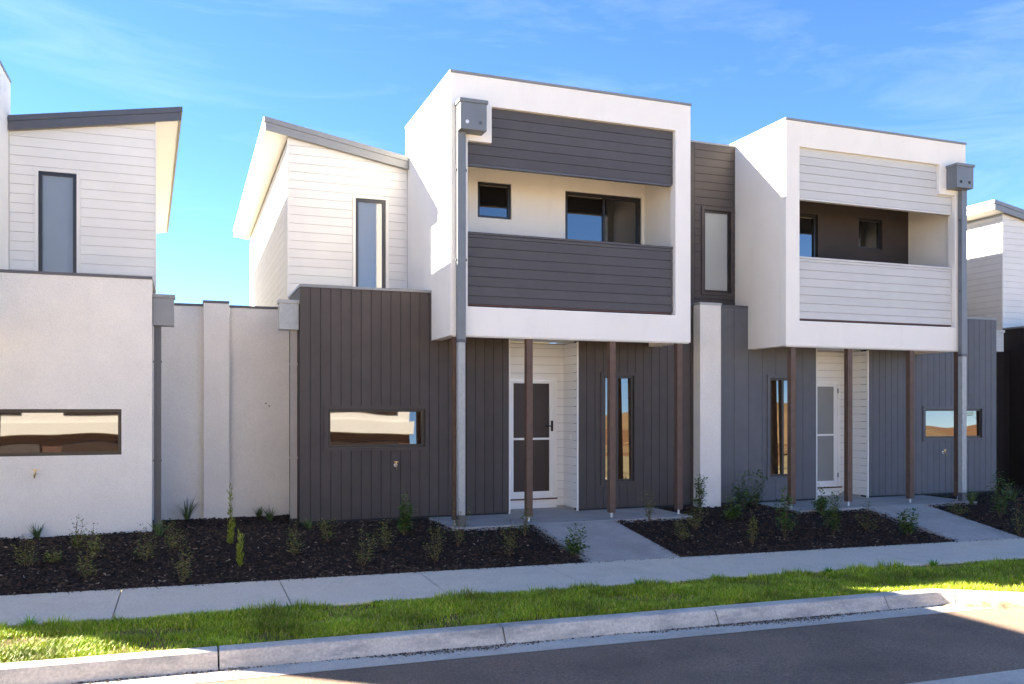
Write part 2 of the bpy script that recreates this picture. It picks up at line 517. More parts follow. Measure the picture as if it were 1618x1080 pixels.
def townhouse(label, s, a, o):
    TX[0], TX[1], TX[2] = s, a, o.get('skew', 0.0)
    root = thing('townhouse', label, 'house', (s*5+a, YW, 0), 'row of new townhouses')
    G = o.get('groove', GROOVE)
    # ---- ground-floor front wall, left bay
    win1 = (1.944, 3.552, 1.053, 1.748)
    if o['lower'] == 'render':
        wl_ = (1.98, 3.60, 1.062, 1.691)
        lw = MB().grid_solid([(1.59, 4.89, -0.25, 3.50)], [wl_], YW, YW+0.22).build('ground_floor_wall', o['lower_m'], root)
        window(root, *wl_, YW+0.012, ALU_B, GLASS_B, ft=0.045, tilt=2.5)
    else:
        h1 = (win1[0]+0.01, win1[1]-0.01, win1[2]+0.01, win1[3]-0.01)
        lw = MB().grid_solid([(1.612, 4.87, -0.25, 3.50)], [h1], YW+0.0185, YW+0.22).build('ground_floor_wall', G, root)
        boards(lw, 1.59, 4.89, 0.03, 3.50, YW, o['lower_m'], 0.152, True, [win1])
        window(root, *win1, YW, ALU_B, GLASS_B, o['lower_m'], trim=0.055, ft=0.04, tilt=o.get('tilt', 2.5))
    MB().box(1.585, 3.605, YW-0.012, YW+0.24, 3.502, 3.54).build('coping', o['cope_m'], lw)
    if o['lower'] != 'render':
        MB().box(1.60, 4.88, YW+0.004, YW+0.1, -0.25, 0.026).build('plinth', BLACKP, lw)
    tap(root, 3.03, 0.83, YW)
    # left return of the ground floor (faces the side boundary), and its parapet
    sw = MB().box(1.612, 1.75, YW+0.222, YG+9.0, -0.25, 3.50).build('side_wall', G if o['lower'] != 'render' else o['lower_m'], root)
    if o['lower'] != 'render':
        side_boards(sw, 1.593, YW+0.022, 14.49, 0.0, 3.50, o['lower_m'], 0.152, True)
    MB().box(1.583, 1.78, YW+0.243, YG-0.02, 3.502, 3.54).build('coping', o['cope_m'], sw)
    MB().box(1.76, 8.35, YW+0.25, YG+9.0, 3.30, 3.34).build('parapet_roof', METAL, root)
    rh = rainhead(root, 1.305, 1.585, 13.22, 13.45, 2.87, 3.31, o['rain_m'])
    dp = MB().box(1.475, 1.57, 13.30, 13.38, 0.06, 2.868).build('downpipe', o['pipe_m'], root)
    for z in (0.95, 2.35):
        MB().box(1.465, 1.582, 13.294, 13.386, z, z+0.025).build('bracket', o['pipe_m'], dp)
    MB().box(1.46, 1.585, 13.285, 13.395, -0.10, 0.058).build('pipe_shoe', BLACKP, dp)
    # ---- upper gable wall
    gw = (2.649, 3.267, 3.54, 5.312)
    gcl = lambda x, z: z - rake(x, 0.20)
    bm = o['gable_m']
    poly = clip_poly([(1.60, 3.3), (8.45, 3.3), (8.45, 6.7), (1.60, 6.7)], lambda x, z: z - rake(x, 0.10))
    # gable core as two strips beside the window plus above
    core = MB()
    for (xa, xb, za) in ((1.60, gw[0]+0.01, 3.3), (gw[0]+0.01, gw[1]-0.01, gw[3]-0.01), (gw[1]-0.01, 8.45, 3.3)):
        core.prism_xz(clip_poly([(xa, za), (xb, za), (xb, 6.7), (xa, 6.7)], lambda x, z: z - rake(x, 0.10)), YG+0.0185, YG+0.2)
    uw = core.build('upper_wall', o['groove_g'], root)
    boards(uw, 1.585, 3.595, 3.53, 6.45, YG, bm, 0.142, False, [(gw[0]-0.002, gw[1]+0.002, gw[2]-0.2, gw[3]+0.002)], gcl, off=0.05, GAP=0.0055)
    us = MB().prism_yz([(YG+0.201, 3.3), (YG+9, 3.3), (YG+9, rake(1.6, 0.1)), (YG+0.201, rake(1.6, 0.1))], 1.605, 1.8).build('upper_side_wall', o['groove_g'], root)
    side_boards(us, 1.587, YG+0.02, YG+9.0, 3.48, 6.12, bm, 0.142, False)
    MB().box(1.578, 1.60, YG-0.008, YG+0.019, 3.53, rake(1.6, 0.215)).build('corner_trim', bm, uw)
    window(root, gw[0], gw[1], gw[2]-0.05, gw[3], YG, ALU, o['gable_pane'], o.get('gable_trim', bm), trim=0.05, ft=0.05, proud=0.012)
    # ---- skillion roof
    xr = 8.4
    y0, y1 = YG-0.10, YG+9.4
    rf = MB().prism_xz([(1.23, rake(1.23, 0.06)), (xr, rake(xr, 0.06)), (xr, rake(xr, -0.002)), (1.23, rake(1.23, -0.002))], y0+0.01, y1).build('roof', ROOFM, root)
    MB().prism_xz([(1.21, rake(1.21, 0.075)), (BX0-0.004, rake(BX0, 0.075)), (BX0-0.004, rake(BX0, -0.008)), (1.21, rake(1.21, -0.008))], y0-0.02, y0+0.008).build('barge_cap', o['fascia_m'], rf)
    MB().prism_xz([(1.225, rake(1.225, 0.205)), (BX0-0.004, rake(BX0, 0.205)), (BX0-0.004, rake(BX0, 0.078)), (1.225, rake(1.225, 0.078))], y0-0.008, y0+0.02).build('barge_board', o['fascia_m'], rf)
    MB().prism_yz([(y0+0.021, rake(1.23, 0.20)), (y1, rake(1.23, 0.20)), (y1, rake(1.23, 0.062)), (y0+0.021, rake(1.23, 0.062))], 1.215, 1.24).build('fascia', o['fascia_side'], rf)
    MB().box(1.195, 1.212, y0-0.018, y1, rake(1.23, 0.07), rake(1.23, -0.01)).build('eave_cap', o['fascia_side'], rf)
    ys = [y0+0.022, y0+0.022+2.0, y0+0.022+4.4, y0+6.8, y1-0.01]
    for q in range(4):
        MB().prism_xz([(1.245, rake(1.245, 0.185)), (1.584, rake(1.584, 0.185)), (1.584, rake(1.584, 0.17)), (1.245, rake(1.245, 0.17))], ys[q]+0.004, ys[q+1]-0.004).build('soffit_panel', SOFF, rf)
    if o.get('half'):
        MB().box(1.80, 8.35, YW+0.23, YG, -0.25, 3.29).build('inner_mass', G, root)
        return root
    # ---- projecting balcony box
    BM = o['box_m']
    BX1 = o.get('bx1', 7.62)
    PR = BX1 - 0.28
    hole = [(3.86, PR, 3.19, 5.61), (4.23, PR, 5.60, 6.145)]
    bx = MB().grid_solid([(BX0, BX1, BZ0, BZ1)], hole, YB, YB+0.16).build('balcony_box', BM, root, bevel=0.006)
    b2 = MB()
    b2.box(BX0+0.001, BX0+0.16, YB+0.1605, YG+0.15, BZ0+0.0, BZ1).build('box_side_wall', BM, root)
    MB().box(BX1-0.17, BX1-0.001, YB+0.1605, YG+0.15, BZ0+0.0, BZ1).build('box_side_wall', BM, root)
    fl = MB().box(BX0+0.161, BX1-0.171, YB+0.1605, 13.76, 2.845, 3.10).build('balcony_floor', CONC, root)
    MB().box(BX0+0.161, BX1-0.171, YB+0.1605, 13.745, 2.825, 2.843).build('porch_ceiling', SOFF, root)
    MB().box(BX0+0.161, BX1-0.171, YB+0.1605, 13.30, 6.0, 6.05).build('balcony_ceiling', SOFF, root)
    MB().box(BX0+0.161, BX1-0.171, YB+0.1605, YG+0.15, 6.40, 6.46).build('box_roof', METAL, root)
    MB().box(BX0-0.012, BX1+0.012, YB-0.014, YB+0.17, BZ1+0.001, BZ1+0.035).build('coping', o['cope_m'], bx)
    MB().box(BX0-0.012, BX0+0.17, YB+0.171, YG+0.15, BZ1+0.001, BZ1+0.035).build('coping', o['cope_side'], bx)
    MB().box(BX1-0.18, BX1+0.012, YB+0.171, YG+0.15, BZ1+0.001, BZ1+0.035).build('coping', o['cope_side'], bx)
    MB().box(BX0+0.02, BX1-0.02, YB+0.02, YB+0.05, BZ0-0.016, BZ0-0.001).build('drip_edge', SOFF, bx)
    # header and balustrade panels
    PM = o['panel_m']
    hp = MB().box(3.87, PR-0.025, YB+0.089, YB+0.15, 5.30, 6.17).build('header_panel', o['groove_p'], root)
    boards(hp, 3.865, PR-0.015, 5.295, 6.16, YB+0.07, PM, 0.1425, False)
    MB().box(3.866, PR-0.04, YB+0.068, YB+0.152, 5.268, 5.294).build('bottom_trim', o['trim_p'], hp)
    bl = MB().box(3.87, PR-0.025, YB+0.089, YB+0.15, 3.24, 4.26).build('balustrade', o['groove_p'], root)
    boards(bl, 3.865, PR-0.015, 3.235, 4.262, YB+0.07, PM, 0.1425, False, off=0.02)
    MB().box(3.863, PR-0.01, YB+0.058, YB+0.157, 4.263, 4.295).build('handrail_cap', PM, bl)
    MB().box(3.87, PR-0.03, YB+0.075, YB+0.152, 3.212, 3.234).build('bottom_trim', BROWN, bl)
    # balcony back wall with window and sliding door
    w2 = (4.41, 4.99, 4.78, 5.362)
    sd = (5.95, BX1-0.22, 3.12, 5.342)
    bw = MB().grid_solid([(BX0+0.161, BX1-0.171, 3.101, 5.999)], [w2, sd], 13.30, 13.5).build('balcony_back_wall', o['balc_m'], root)
    window(root, *w2, 13.33, ALU, GLASS, ft=0.045)
    window(root, *sd, 13.33, ALU, GLASS, ft=0.06, mull=((5.95+BX1-0.22)/2+0.02,))
    # ---- porch: right-hand lower wall, recess, door
    tw = (6.532, 7.215, 0.404, 2.311)
    rw = MB().grid_solid([(6.135, 8.34, -0.25, 3.50)], [(tw[0]+0.01, tw[1]-0.01, tw[2]+0.01, tw[3]-0.01)], YW+0.0185, YW+0.2).build('porch_wall', G, root)
    boards(rw, 6.12, 8.34, 0.03, 3.50, YW, o['lower_m'] if o['lower'] != 'render' else CHAR, o.get('porch_w', 0.154), True, [tw])
    MB().box(7.63, 8.335, YW-0.012, YW+0.24, 3.502, 3.54).build('coping', METAL_D, rw)
    MB().box(6.13, 8.33, YW+0.004, YW+0.1, -0.25, 0.026).build('plinth', BLACKP, rw)
    window(root, *tw, YW, ALU_B, GLASS_B, o['lower_m'] if o['lower'] != 'render' else CHAR, trim=0.055, ft=0.04, mull=(tw[0]+0.32,), tilt=0.9)
    # recess
    DY = 13.75
    dr = (5.06, 5.985, 0.03, 2.225)
    rb = MB().grid_solid([(4.87, 6.155, -0.25, 2.82)], [(dr[0]+0.004, dr[1]-0.004, dr[2]+0.004, dr[3]-0.004)], DY+0.0185, DY+0.2).build('recess_back_wall', GROOVE_L, root)
    boards(rb, 4.88, 6.12, 0.03, 2.80, DY, BOARD_WHITE, 0.142, False, [(dr[0], dr[1], dr[2]-0.1, dr[3])])
    rs = MB().box(6.139, 6.158, YW+0.201, DY+0.018, -0.25, 2.82).build('recess_side_wall', GROOVE_L, root)
    k = 0.03
    while k < 2.80:
        MB().box(6.12, 6.138, YW+0.02, DY-0.002, k+GAP/2, min(k+0.142, 2.80)-GAP/2).build('board', BOARD_WHITE, rs)
        k += 0.142
    MB().box(6.098, 6.1195, YW-0.008, YW+0.03, -0.02, 2.81).build('corner_trim', BOARD_WHITE, rs)
    r2 = MB().box(4.852, 4.8705, YW+0.221, DY+0.018, -0.25, 2.82).build('recess_side_wall', GROOVE_L, root)
    k = 0.03
    while k < 2.80:
        MB().box(4.871, 4.889, YW+0.03, DY-0.002, k+GAP/2, min(k+0.142, 2.80)-GAP/2).build('board', BOARD_WHITE, r2)
        k += 0.142
    MB().box(4.8905, 4.912, YW-0.008, YW+0.03, -0.02, 2.81).build('corner_trim', BOARD_WHITE, r2)
    # door: frame, sill, leaf with two screens
    d = ring(dr[0], dr[1], 0.15, dr[3], 0.045, DY-0.015, DY+0.05).build('door', DOORW, root)
    MB().box(dr[0]+0.002, dr[1]-0.002, DY-0.005, DY+0.05, 0.0, 0.149).build('door_step', DOORW, d)
    MB().box(dr[0]-0.03, dr[1]-0.0, DY-0.05, DY-0.016, 0.148, 0.17).build('sill', BROWN, d)
    lx0, lx1, lz0, lz1 = dr[0]+0.048, dr[1]-0.048, 0.196, dr[3]-0.048
    MB().grid_solid([(lx0, lx1, lz0, lz1)], [(lx0+0.085, lx1-0.085, lz0+0.09, 1.165), (lx0+0.085, lx1-0.085, 1.20, lz1-0.05)], DY-0.006, DY+0.03).build('leaf_frame', DOORW, d)
    MB().box(lx0+0.08, lx1-0.08, DY+0.008, DY+0.016, lz0+0.08, lz1-0.045).build('screen', o['screen_m'], d)
    hx = lx1 - 0.04
    hh = MB().box(hx-0.018, hx+0.018, DY-0.02, DY-0.0065, 1.31, 1.49)
    hh.tube([(hx, DY-0.018, 1.40), (hx, DY-0.055, 1.40), (hx-0.13, DY-0.055, 1.40)], 0.010, 8)
    hh.build('handle', BLACKP, d)
    for z in (0.35, 2.0):
        MB().box(dr[0]+0.036, dr[0]+0.056, DY-0.025, DY-0.0155, z, z+0.09).build('hinge', METAL_D, d)
    MB().box(6.108, 6.1195, 13.42, 13.47, 1.18, 1.25).build('doorbell', LAMP, root)
    MB().tube([(5.55, 12.95, 2.812), (5.55, 12.95, 2.824)], 0.055, 16).build('downlight', LAMP, root)
    # ---- posts
    for px in (3.70, 4.845, 6.237, BX1-0.177):
        p = MB().box(px-0.05, px+0.05, 12.13, 12.23, 0.075, 2.823).build('post', TIMBER, root, bevel=0.004)
        MB().box(px-0.012, px+0.012, 12.168, 12.192, -0.005, 0.0745).build('post_stirrup', ZINC, p)
    # front rainhead and downpipe
    rainhead(root, 3.675, 4.07, 11.86, YB-0.001, 5.695, 6.13, METAL_BLUE, [(3.775, 5.80, o['outlet_m']), (3.975, 5.80, METAL_D if o['outlet_m'] is ZINC else BLACKP)])
    dp = MB().box(3.675, 3.80, YB-0.10, YB-0.012, 2.70, 5.694).build('downpipe', METAL_BLUE, root, bevel=0.004)
    for z in (5.15, 3.85):
        for xx in (3.655, 3.808):
            MB().tube([(xx, YB-0.06, z), (xx+0.012, YB-0.06, z)], 0.02, 8).build('bracket', METAL_D, dp)
    MB().box(3.67, 3.805, YB-0.105, YB-0.007, 2.655, 2.699).build('pipe_collar', METAL_D, dp)
    gp = MB().box(3.685, 3.79, YB-0.10, YB-0.005, 0.16, 2.654).build('lower_downpipe', GALV, root, bevel=0.004)
    MB().box(3.68, 3.795, YB-0.105, YB-0.0, -0.08, 0.159).build('pipe_shoe', METAL_D, gp)
    # ---- upper link wall beside the party line
    if o.get('link') == 'plain':
        kw = MB().box(7.625, 8.615, YC+0.0, YC+0.2, 3.55, 6.50).build('link_wall', DARK_BOARD, root)
        MB().box(7.622, 8.615, YC-0.012, YC+0.22, 6.502, 6.535).build('coping', METAL, kw)
    elif o.get('link'):
        lk = (7.668, 8.345, 3.765, 5.358)
        kw = MB().grid_solid([(7.625, 8.48, 3.3, 6.50)], [(lk[0]+0.01, lk[1]-0.01, lk[2]+0.01, lk[3]-0.01)], YC+0.0185, YC+0.2).build('link_wall', GROOVE, root)
        boards(kw, 7.622, 8.48, 3.40, 6.50, YC, DARK_BOARD, 0.142, False, [lk])
        MB().box(7.622, 8.48, YC-0.012, YC+0.22, 6.502, 6.535).build('coping', METAL, kw)
        window(root, *lk, YC, ALU_B, FROST, DARK_BOARD, trim=0.05, ft=0.04)
    # solid mass of the rooms behind
    MB().box(1.80, 4.80, YW+0.24, YG, -0.25, 3.28).build('inner_mass', G, root)
    return root

H1 = dict(lower='boards', lower_m=CHAR, gable_m=BOARD_LIGHT, groove_g=GROOVE_L, gable_pane=GLASS_C, gable_trim=BOARD_CREAM, box_m=WHITE, panel_m=CHAR_PANEL,
          groove_p=GROOVE, trim_p=METAL_D, balc_m=WHITE, cope_m=METAL, cope_side=METAL, rain_m=GALV, pipe_m=PVC, fascia_m=METAL, fascia_side=SOFF,
          screen_m=SCREEN, outlet_m=ZINC, link='plain')
H2 = dict(H1, tilt=0.9, lower_m=SLATE, box_m=CREAM, panel_m=PALE_PANEL, groove_p=GROOVE_L, trim_p=SOFF, balc_m=DARK_RENDER, screen_m=SCREEN_G, outlet_m=BLACKP, link=True, porch_w=0.30,
          gable_m=DARK_BOARD, groove_g=GROOVE, gable_trim=DARK_BOARD)
H0 = dict(H1, lower='render', lower_m=RENDER_W, gable_m=BOARD_CREAM, gable_pane=FROST_B, rain_m=METAL, pipe_m=METAL_D, fascia_m=METAL_D, fascia_side=METAL_D, cope_m=METAL_D, bx1=7.30, link=None, skew=0.038)
H3 = dict(H1, lower_m=BROWN_BOARD, gable_m=BOARD_CREAM, half=True, gable_pane=FROST)

townhouse('townhouse with white balcony box, charcoal panels and charcoal ground-floor boards', 1, 0.0, H1)
townhouse('townhouse with pale grey balcony panels and slate blue ground-floor boards', -1, 17.1, H2)
townhouse('townhouse with white rendered ground floor and cream weatherboards above', -1, 1.16, H0)
townhouse('townhouse with cream gable above a black-brown boarded side wall', 1, 15.94, H3)
TX[0], TX[1], TX[2] = 1.0, 0.0, 0.0

# party pier between the two middle houses
pier = MB().box(8.345, 8.77, 12.95, 13.38, -0.25, 3.50).build('party_pier', RENDER_W, None, bevel=0.005)
tag(pier, 'white rendered pier between the charcoal and slate boarded walls', 'pier')
MB().box(8.335, 8.78, 12.94, 13.39, 3.501, 3.54).build('coping', GALV, pier)

# boundary walls
bw = MB().box(-0.52, 1.585, 14.5, 14.68, -0.25, 3.30).build('boundary_wall', RENDER_W)
tag(bw, 'tall white rendered wall with central pier filling gap between two houses', 'wall')
MB().box(0.272, 0.655, 14.36, 14.499, -0.25, 3.345).build('pier', RENDER_W, bw, bevel=0.005)
MB().box(-0.42, 0.27, 14.485, 14.70, 3.301, 3.34).build('coping', METAL_D, bw)
MB().box(0.657, 1.575, 14.485, 14.70, 3.301, 3.34).build('coping', METAL_D, bw)
MB().box(0.262, 0.656, 14.35, 14.70, 3.346, 3.385).build('coping', METAL_D, bw)
for x, z in ((1.22, 1.78), (1.27, 1.74)):
    MB().cyl_y(x, z, 14.488, 14.51, 0.012, 8).build('fixing', BLACKP, bw)
bw2 = MB().box(15.53, 17.53, 14.52, 14.68, -0.35, 3.04).build('boundary_wall', GROOVE)
tag(bw2, 'black-brown boarded wall closing the gap beyond the slate house', 'wall')
boards(bw2, 15.53, 17.52, -0.1, 3.04, 14.5, BROWN_BOARD, 0.152, True)

# ------------------------------------------------------------------ street
SLX = -0.011
def zs(x, base):
    return base + SLX * x
def strip(name, x0, x1, prof, material, step=1.0, kind='structure', parent=None):
    """ribbon along X following the street fall; prof = list of (y,z)"""
    n = max(1, int((x1-x0)/step))
    mb = MB()
    k = len(prof)
    for i in range(n+1):
        x = x0 + (x1-x0)*i/n
        mb.v += [(x, y, zs(x, z)) for y, z in prof]
    for i in range(n):
        for j in range(k-1):
            a = i*k+j
            mb.f.append((a, a+1, a+k+1, a+k))
    return mb.build(name, material, parent, kind, house=False)

XL, XR = -40.0, 60.0
gnd = MB()
gnd.v = [(-1500, -1500, -1.9), (1500, -1500, -1.9), (1500, 1500, -1.9), (-1500, 1500, -1.9)]
gnd.f = [(0, 1, 2, 3)]
gnd.build('ground', DRYG, None, 'structure', house=False)
# concrete footpath slabs, one piece between joints
FB, FF = 9.97, 8.69
fpb = strip('footpath', XL, XR, [(FF-0.02, -0.30), (FB+0.02, -0.28)], JOINT)
jx = [-0.62 + 1.60*i for i in range(-8, 24)]
for i in range(len(jx)-1):
    a, b = jx[i]+0.006, jx[i+1]-0.006
    mb = MB()
    for x in (a, b):
        mb.v += [(x, FF, zs(x, -0.33)), (x, FF, zs(x, -0.226)), (x, FF+0.01, zs(x, -0.216)), (x, FB, zs(x, -0.196)), (x, FB, zs(x, -0.33))]
    mb.f = [(0, 1, 6, 5), (1, 2, 7, 6), (2, 3, 8, 7), (3, 4, 9, 8), (4, 3, 2, 1, 0), (5, 6, 7, 8, 9)]
    mb.f = [tuple(reversed(q)) for q in mb.f]
    mb.build('slab', CONC, fpb, None, house=False)
# verge soil
KB = 7.46
KX = 7.75
strip('verge', XL, XR, [(KB-0.06, -0.262), (KB, -0.262), (FF, -0.246)], DIRT)
vt = MB()
vt.v = [(x, y, zs(x, -0.264)) for x, y in [(KX+0.2, KB-0.05), (KX+0.26, KB-0.17), (9.4, 6.50), (10.7, 5.80), (11.6, 5.50), (60, 5.40), (60, KB-0.05)]]
vt.f = [tuple(range(7))]
vt.build('verge', DIRT, None, 'structure', house=False)
# kerb stones with joints; the bay ends in an angled return on the right
KX = 7.75
kj = [-18.0, -13.5, -9.0, -4.4, 0.25, 2.66, 4.88, 7.0, KX]
kerb_prof = [(KB, -0.42), (KB, -0.226), (KB-0.13, -0.226), (KB-0.155, -0.236), (KB-0.17, -0.262), (KB-0.235, -0.385), (KB-0.235, -0.42)]
kroot = strip('kerb', -40, KX-0.02, [(KB-0.2, -0.41), (KB-0.02, -0.30)], JOINT)
def sweep(path, prof, name, material, parent, g0=0.005, g1=0.005):
    """kerb piece swept along a 2D path; prof (offset towards road, z)"""
    mb = MB()
    k = len(prof)
    m = len(path)
    for j, (x, y) in enumerate(path):
        p0 = Vector(path[max(j-1, 0)]); p1 = Vector(path[min(j+1, m-1)])
        t = (p1-p0).normalized()
        nrm = Vector((t.y, -t.x))
        if 0 < j < m-1:
            ta = (Vector(path[j])-p0).normalized()
            sc_ = 1.0/max(0.5, nrm.dot(Vector((ta.y, -ta.x))))
        else:
            sc_ = 1.0
        for o_, z in prof:
            q = Vector((x, y)) + nrm*o_*sc_
            mb.v.append((q.x, q.y, zs(q.x, z)))
    for j in range(m-1):
        for i in range(k-1):
            a = j*k+i
            mb.f.append((a, a+k, a+k+1, a+1))
    mb.f.append(tuple(range(k)))
    mb.f.append(tuple(range(m*k-1, (m-1)*k-1, -1)))
    return mb.build(name, material, parent, None, house=False)
kp = [(0.0, -0.42), (0.0, -0.226), (0.125, -0.226), (0.15, -0.234), (0.168, -0.26), (0.225, -0.353), (0.23, -0.42)]
for i in range(len(kj)-1):
    a, b = kj[i]+0.007, kj[i+1]-0.007
    n = max(1, int((b-a)/0.5))
    path = [(a+(b-a)*q/n, KB) for q in range(n+1)]
    if i == len(kj)-2:
        path += [(KX+0.10, KB-0.03), (KX+0.22, KB-0.10)]
    sweep(path, kp, 'kerb_stone', KERBC, kroot)
sweep([(KX+0.226, KB-0.105), (9.4, 6.55), (10.7, 5.85), (11.6, 5.55), (14, 5.45), (60, 5.45)], kp, 'kerb_stone', KERBC, kroot)
# gutter tray, parking bay asphalt, outer edge strip, carriageway
strip('gutter', -40, 9.4, [(6.90, -0.346), (KB-0.10, -0.364)], GUTT)
strip('parking_bay', -40, 12.5, [(5.10, -0.340), (6.90, -0.350), (6.905, -0.40)], ASPH)
strip('edge_strip', -40, 60, [(4.80, -0.330), (5.14, -0.338)], GUTT)
strip('road', -60, 60, [(-3.2, -0.36), (1.0, -0.28), (4.80, -0.334)], ASPH)
strip('far_kerb', -60, 60, [(-3.6, -0.22), (-3.33, -0.22), (-3.2, -0.36)], GUTT)
strip('far_verge', -60, 90, [(-140, 0.2), (-30, 0.0), (-3.6, -0.225)], DRYG)

# ------------------------------------------------------------------ porch slabs, paths
def path_slab(parent_name, label, s, a):
    TX[0], TX[1] = s, a
    m = MB()
    m.box(3.56, 7.52, 11.88, 13.76, -0.3, 0.0)
    o = m.build('porch_slab', CONC_B, None, 'structure', bevel=0.006)
    x0, x1 = 4.80, 6.12
    mb = MB()
    ya, yb = 9.975, 11.877
    pr = []
    for x in (x0, x1):
        X = s*x+a
        za = zs(X, -0.190)
        pr.append([(x, ya, za-0.2), (x, ya, za), (x, yb, -0.004), (x, yb, -0.3)])
    mb.v = pr[0] + pr[1]
    mb.f = [(0, 4, 5, 1), (1, 5, 6, 2), (2, 6, 7, 3), (0, 1, 2, 3), (7, 6, 5, 4), (4, 0, 3, 7)]
    mb.build('front_path', CONC_B, None, 'structure')
    TX[0], TX[1] = 1.0, 0.0
path_slab('p', '', 1, 0.0)
path_slab('p', '', -1, 17.1)

# ------------------------------------------------------------------ garden bed and mulch
def bed_z(x, y):
    zf = zs(x, -0.205)
    t = min(1, max(0, (y-FB)/2.0))
    t = t*t*(3-2*t)*0.5 + t*0.5
    z = zf + (-0.025 - zf)*t
    return z + 0.018*mnoise.noise(Vector((x*1.3, y*1.3, 3.1))) * min(1, (y-FB)*2) + 0.01*mnoise.noise(Vector((x*5, y*5, 0)))*min(1, (y-FB)*4)
PATHS = [(4.80, 6.12), (17.1-6.12, 17.1-4.80)]
SLABS = [(3.56, 7.52), (17.1-7.52, 17.1-3.56)]
def in_bed(x, y):
    for a, b in PATHS:
        if a-0.03 < x < b+0.03 and y < 11.95: return False
    for a, b in SLABS:
        if a-0.01 < x < b+0.01 and y > 11.87: return False
    ylim = 13.14
    if -0.40 < x < 1.58: ylim = 14.49
    if 15.5 < x < 17.5: ylim = 14.49
    return FB+0.005 < y < ylim
bed = MB()
nx, ny = 260, 46
bx0, bx1, by0, by1 = -8.0, 24.0, FB, 14.6
for j in range(ny+1):
    for i in range(nx+1):
        x = bx0+(bx1-bx0)*i/nx; y = by0+(by1-by0)*j/ny
        z = bed_z(x, y)
        for a, b in PATHS:
            if a-0.06 < x < b+0.06 and y < 11.95: z -= 0.08
        for a, b in SLABS:
            if a-0.06 < x < b+0.06 and y > 11.80: z -= 0.08
        bed.v.append((x, y, z))
for j in range(ny):
    for i in range(nx):
        q = j*(nx+1)+i
        bed.f.append((q, q+1, q+nx+2, q+nx+1))
bed.build('garden_bed', SOIL, None, 'structure', house=False, smooth=True)

r = random.Random(11)
ch = MB()
cnt = 0
while cnt < 52000:
    x = r.uniform(-4.5, 19.0)
    y = FB + 0.01 + (r.random()**1.35)*4.4
    if not in_bed(x, y): continue
    cnt += 1
    z = bed_z(x, y) + r.uniform(0.0, 0.014)
    big = r.random()
    L = r.uniform(0.012, 0.030)*(1.6 if big > 0.93 else 1.0); W = L*r.uniform(0.25, 0.55); T = r.uniform(0.003, 0.008)
    ang = r.uniform(0, 6.283)
    u = Vector((math.cos(ang), math.sin(ang), r.uniform(-0.5, 0.5))).normalized()
    n = Vector((r.uniform(-.6, .6), r.uniform(-.6, .6), 1)).normalized()
    w = n.cross(u).normalized()
    n = u.cross(w)
    c = Vector((x, y, z+0.004))
    i = len(ch.v)
    ch.v += [tuple(c-u*L-w*W*0.7), tuple(c+u*L-w*W), tuple(c+u*L*0.8+w*W), tuple(c-u*L+w*W*0.8), tuple(c+n*T*2)]
    ch.f += [(i, i+1, i+4), (i+1, i+2, i+4), (i+2, i+3, i+4), (i+3, i, i+4)]
for k in range(900):
    e = r.random()
    if e < 0.6:
        x = r.uniform(-3, 13); y = FB - abs(r.gauss(0, 0.05)); z = zs(x, -0.192)
    else:
        a_, b_ = PATHS[0 if r.random() < 0.5 else 1]
        y = r.uniform(10.0, 11.85)
        x = a_ + abs(r.gauss(0, 0.035)) if r.random() < 0.5 else b_ - abs(r.gauss(0, 0.035))
        z = zs(x, -0.19) + (0.0 - zs(x, -0.19))*(y-9.975)/1.902 + 0.003
    L = r.uniform(0.006, 0.02); a = r.uniform(0, 6.28)
    u = Vector((math.cos(a), math.sin(a), 0))*L; w = Vector((-math.sin(a), math.cos(a), 0))*L*r.uniform(.3, .6)
    c = Vector((x, y, z)); i = len(ch.v)
    ch.v += [tuple(c-u), tuple(c-w), tuple(c+u), tuple(c+w), tuple(c+Vector((0, 0, 0.006)))]
    ch.f += [(i, i+1, i+4), (i+1, i+2, i+4), (i+2, i+3, i+4), (i+3, i, i+4)]
o = ch.build('mulch', CHIP, None, 'stuff', house=False)
tag(o, 'dark brown bark mulch covering the garden beds', 'mulch')

# ------------------------------------------------------------------ verge grass
r = random.Random(5)
g = MB()
def blade(mb, x, y, z, h, lean, ang, w):
    dx, dy = math.cos(ang), math.sin(ang)
    px, py = -dy*w, dx*w
    i = len(mb.v)
    mx_, my_ = x+dx*lean*0.35, y+dy*lean*0.35
    mb.v += [(x-px, y-py, z), (x+px, y+py, z), (mx_-px*0.8, my_-py*0.8, z+h*0.6), (mx_+px*0.8, my_+py*0.8, z+h*0.6), (x+dx*lean, y+dy*lean, z+h)]
    mb.f += [(i, i+1, i+3, i+2), (i+2, i+3, i+4)]
def verge_y0(x):
    if x < KX: return KB
    if x < 11.6: return KB-0.10-(x-KX-0.2)*0.50 if x > KX+0.2 else KB-0.03
    return 5.5
cnt = 0
while cnt < 150000:
    x = r.uniform(-3.2, 12.5)
    y0 = verge_y0(x)+0.01
    y = r.uniform(y0, FF-0.01)
    if r.random() > 1.25 - x*0.05: continue
    dens = mnoise.noise(Vector((x*1.7, y*2.5, 0.7)))
    edge = min(y-y0, FF-y)
    if dens < -0.28 and r.random() < 0.75: continue
    if FF-y < 0.07 and r.random() < 0.45: continue
    cnt += 1
    t = (y-KB)/(FF-KB)
    z = zs(x, -0.262+0.014*max(0, t))
    h = r.uniform(0.03, 0.062)*(1+0.7*dens)
    if FF-y < 0.12 and mnoise.noise(Vector((x*2.1, 9.0, 0))) > 0.05: h *= r.uniform(1.2, 2.0)
    blade(g, x, y, z, h, h*r.uniform(0.2, 1.0), r.uniform(0, 6.283), r.uniform(0.002, 0.0042))
o = g.build('verge_grass', GRASSM, None, 'stuff', house=False)
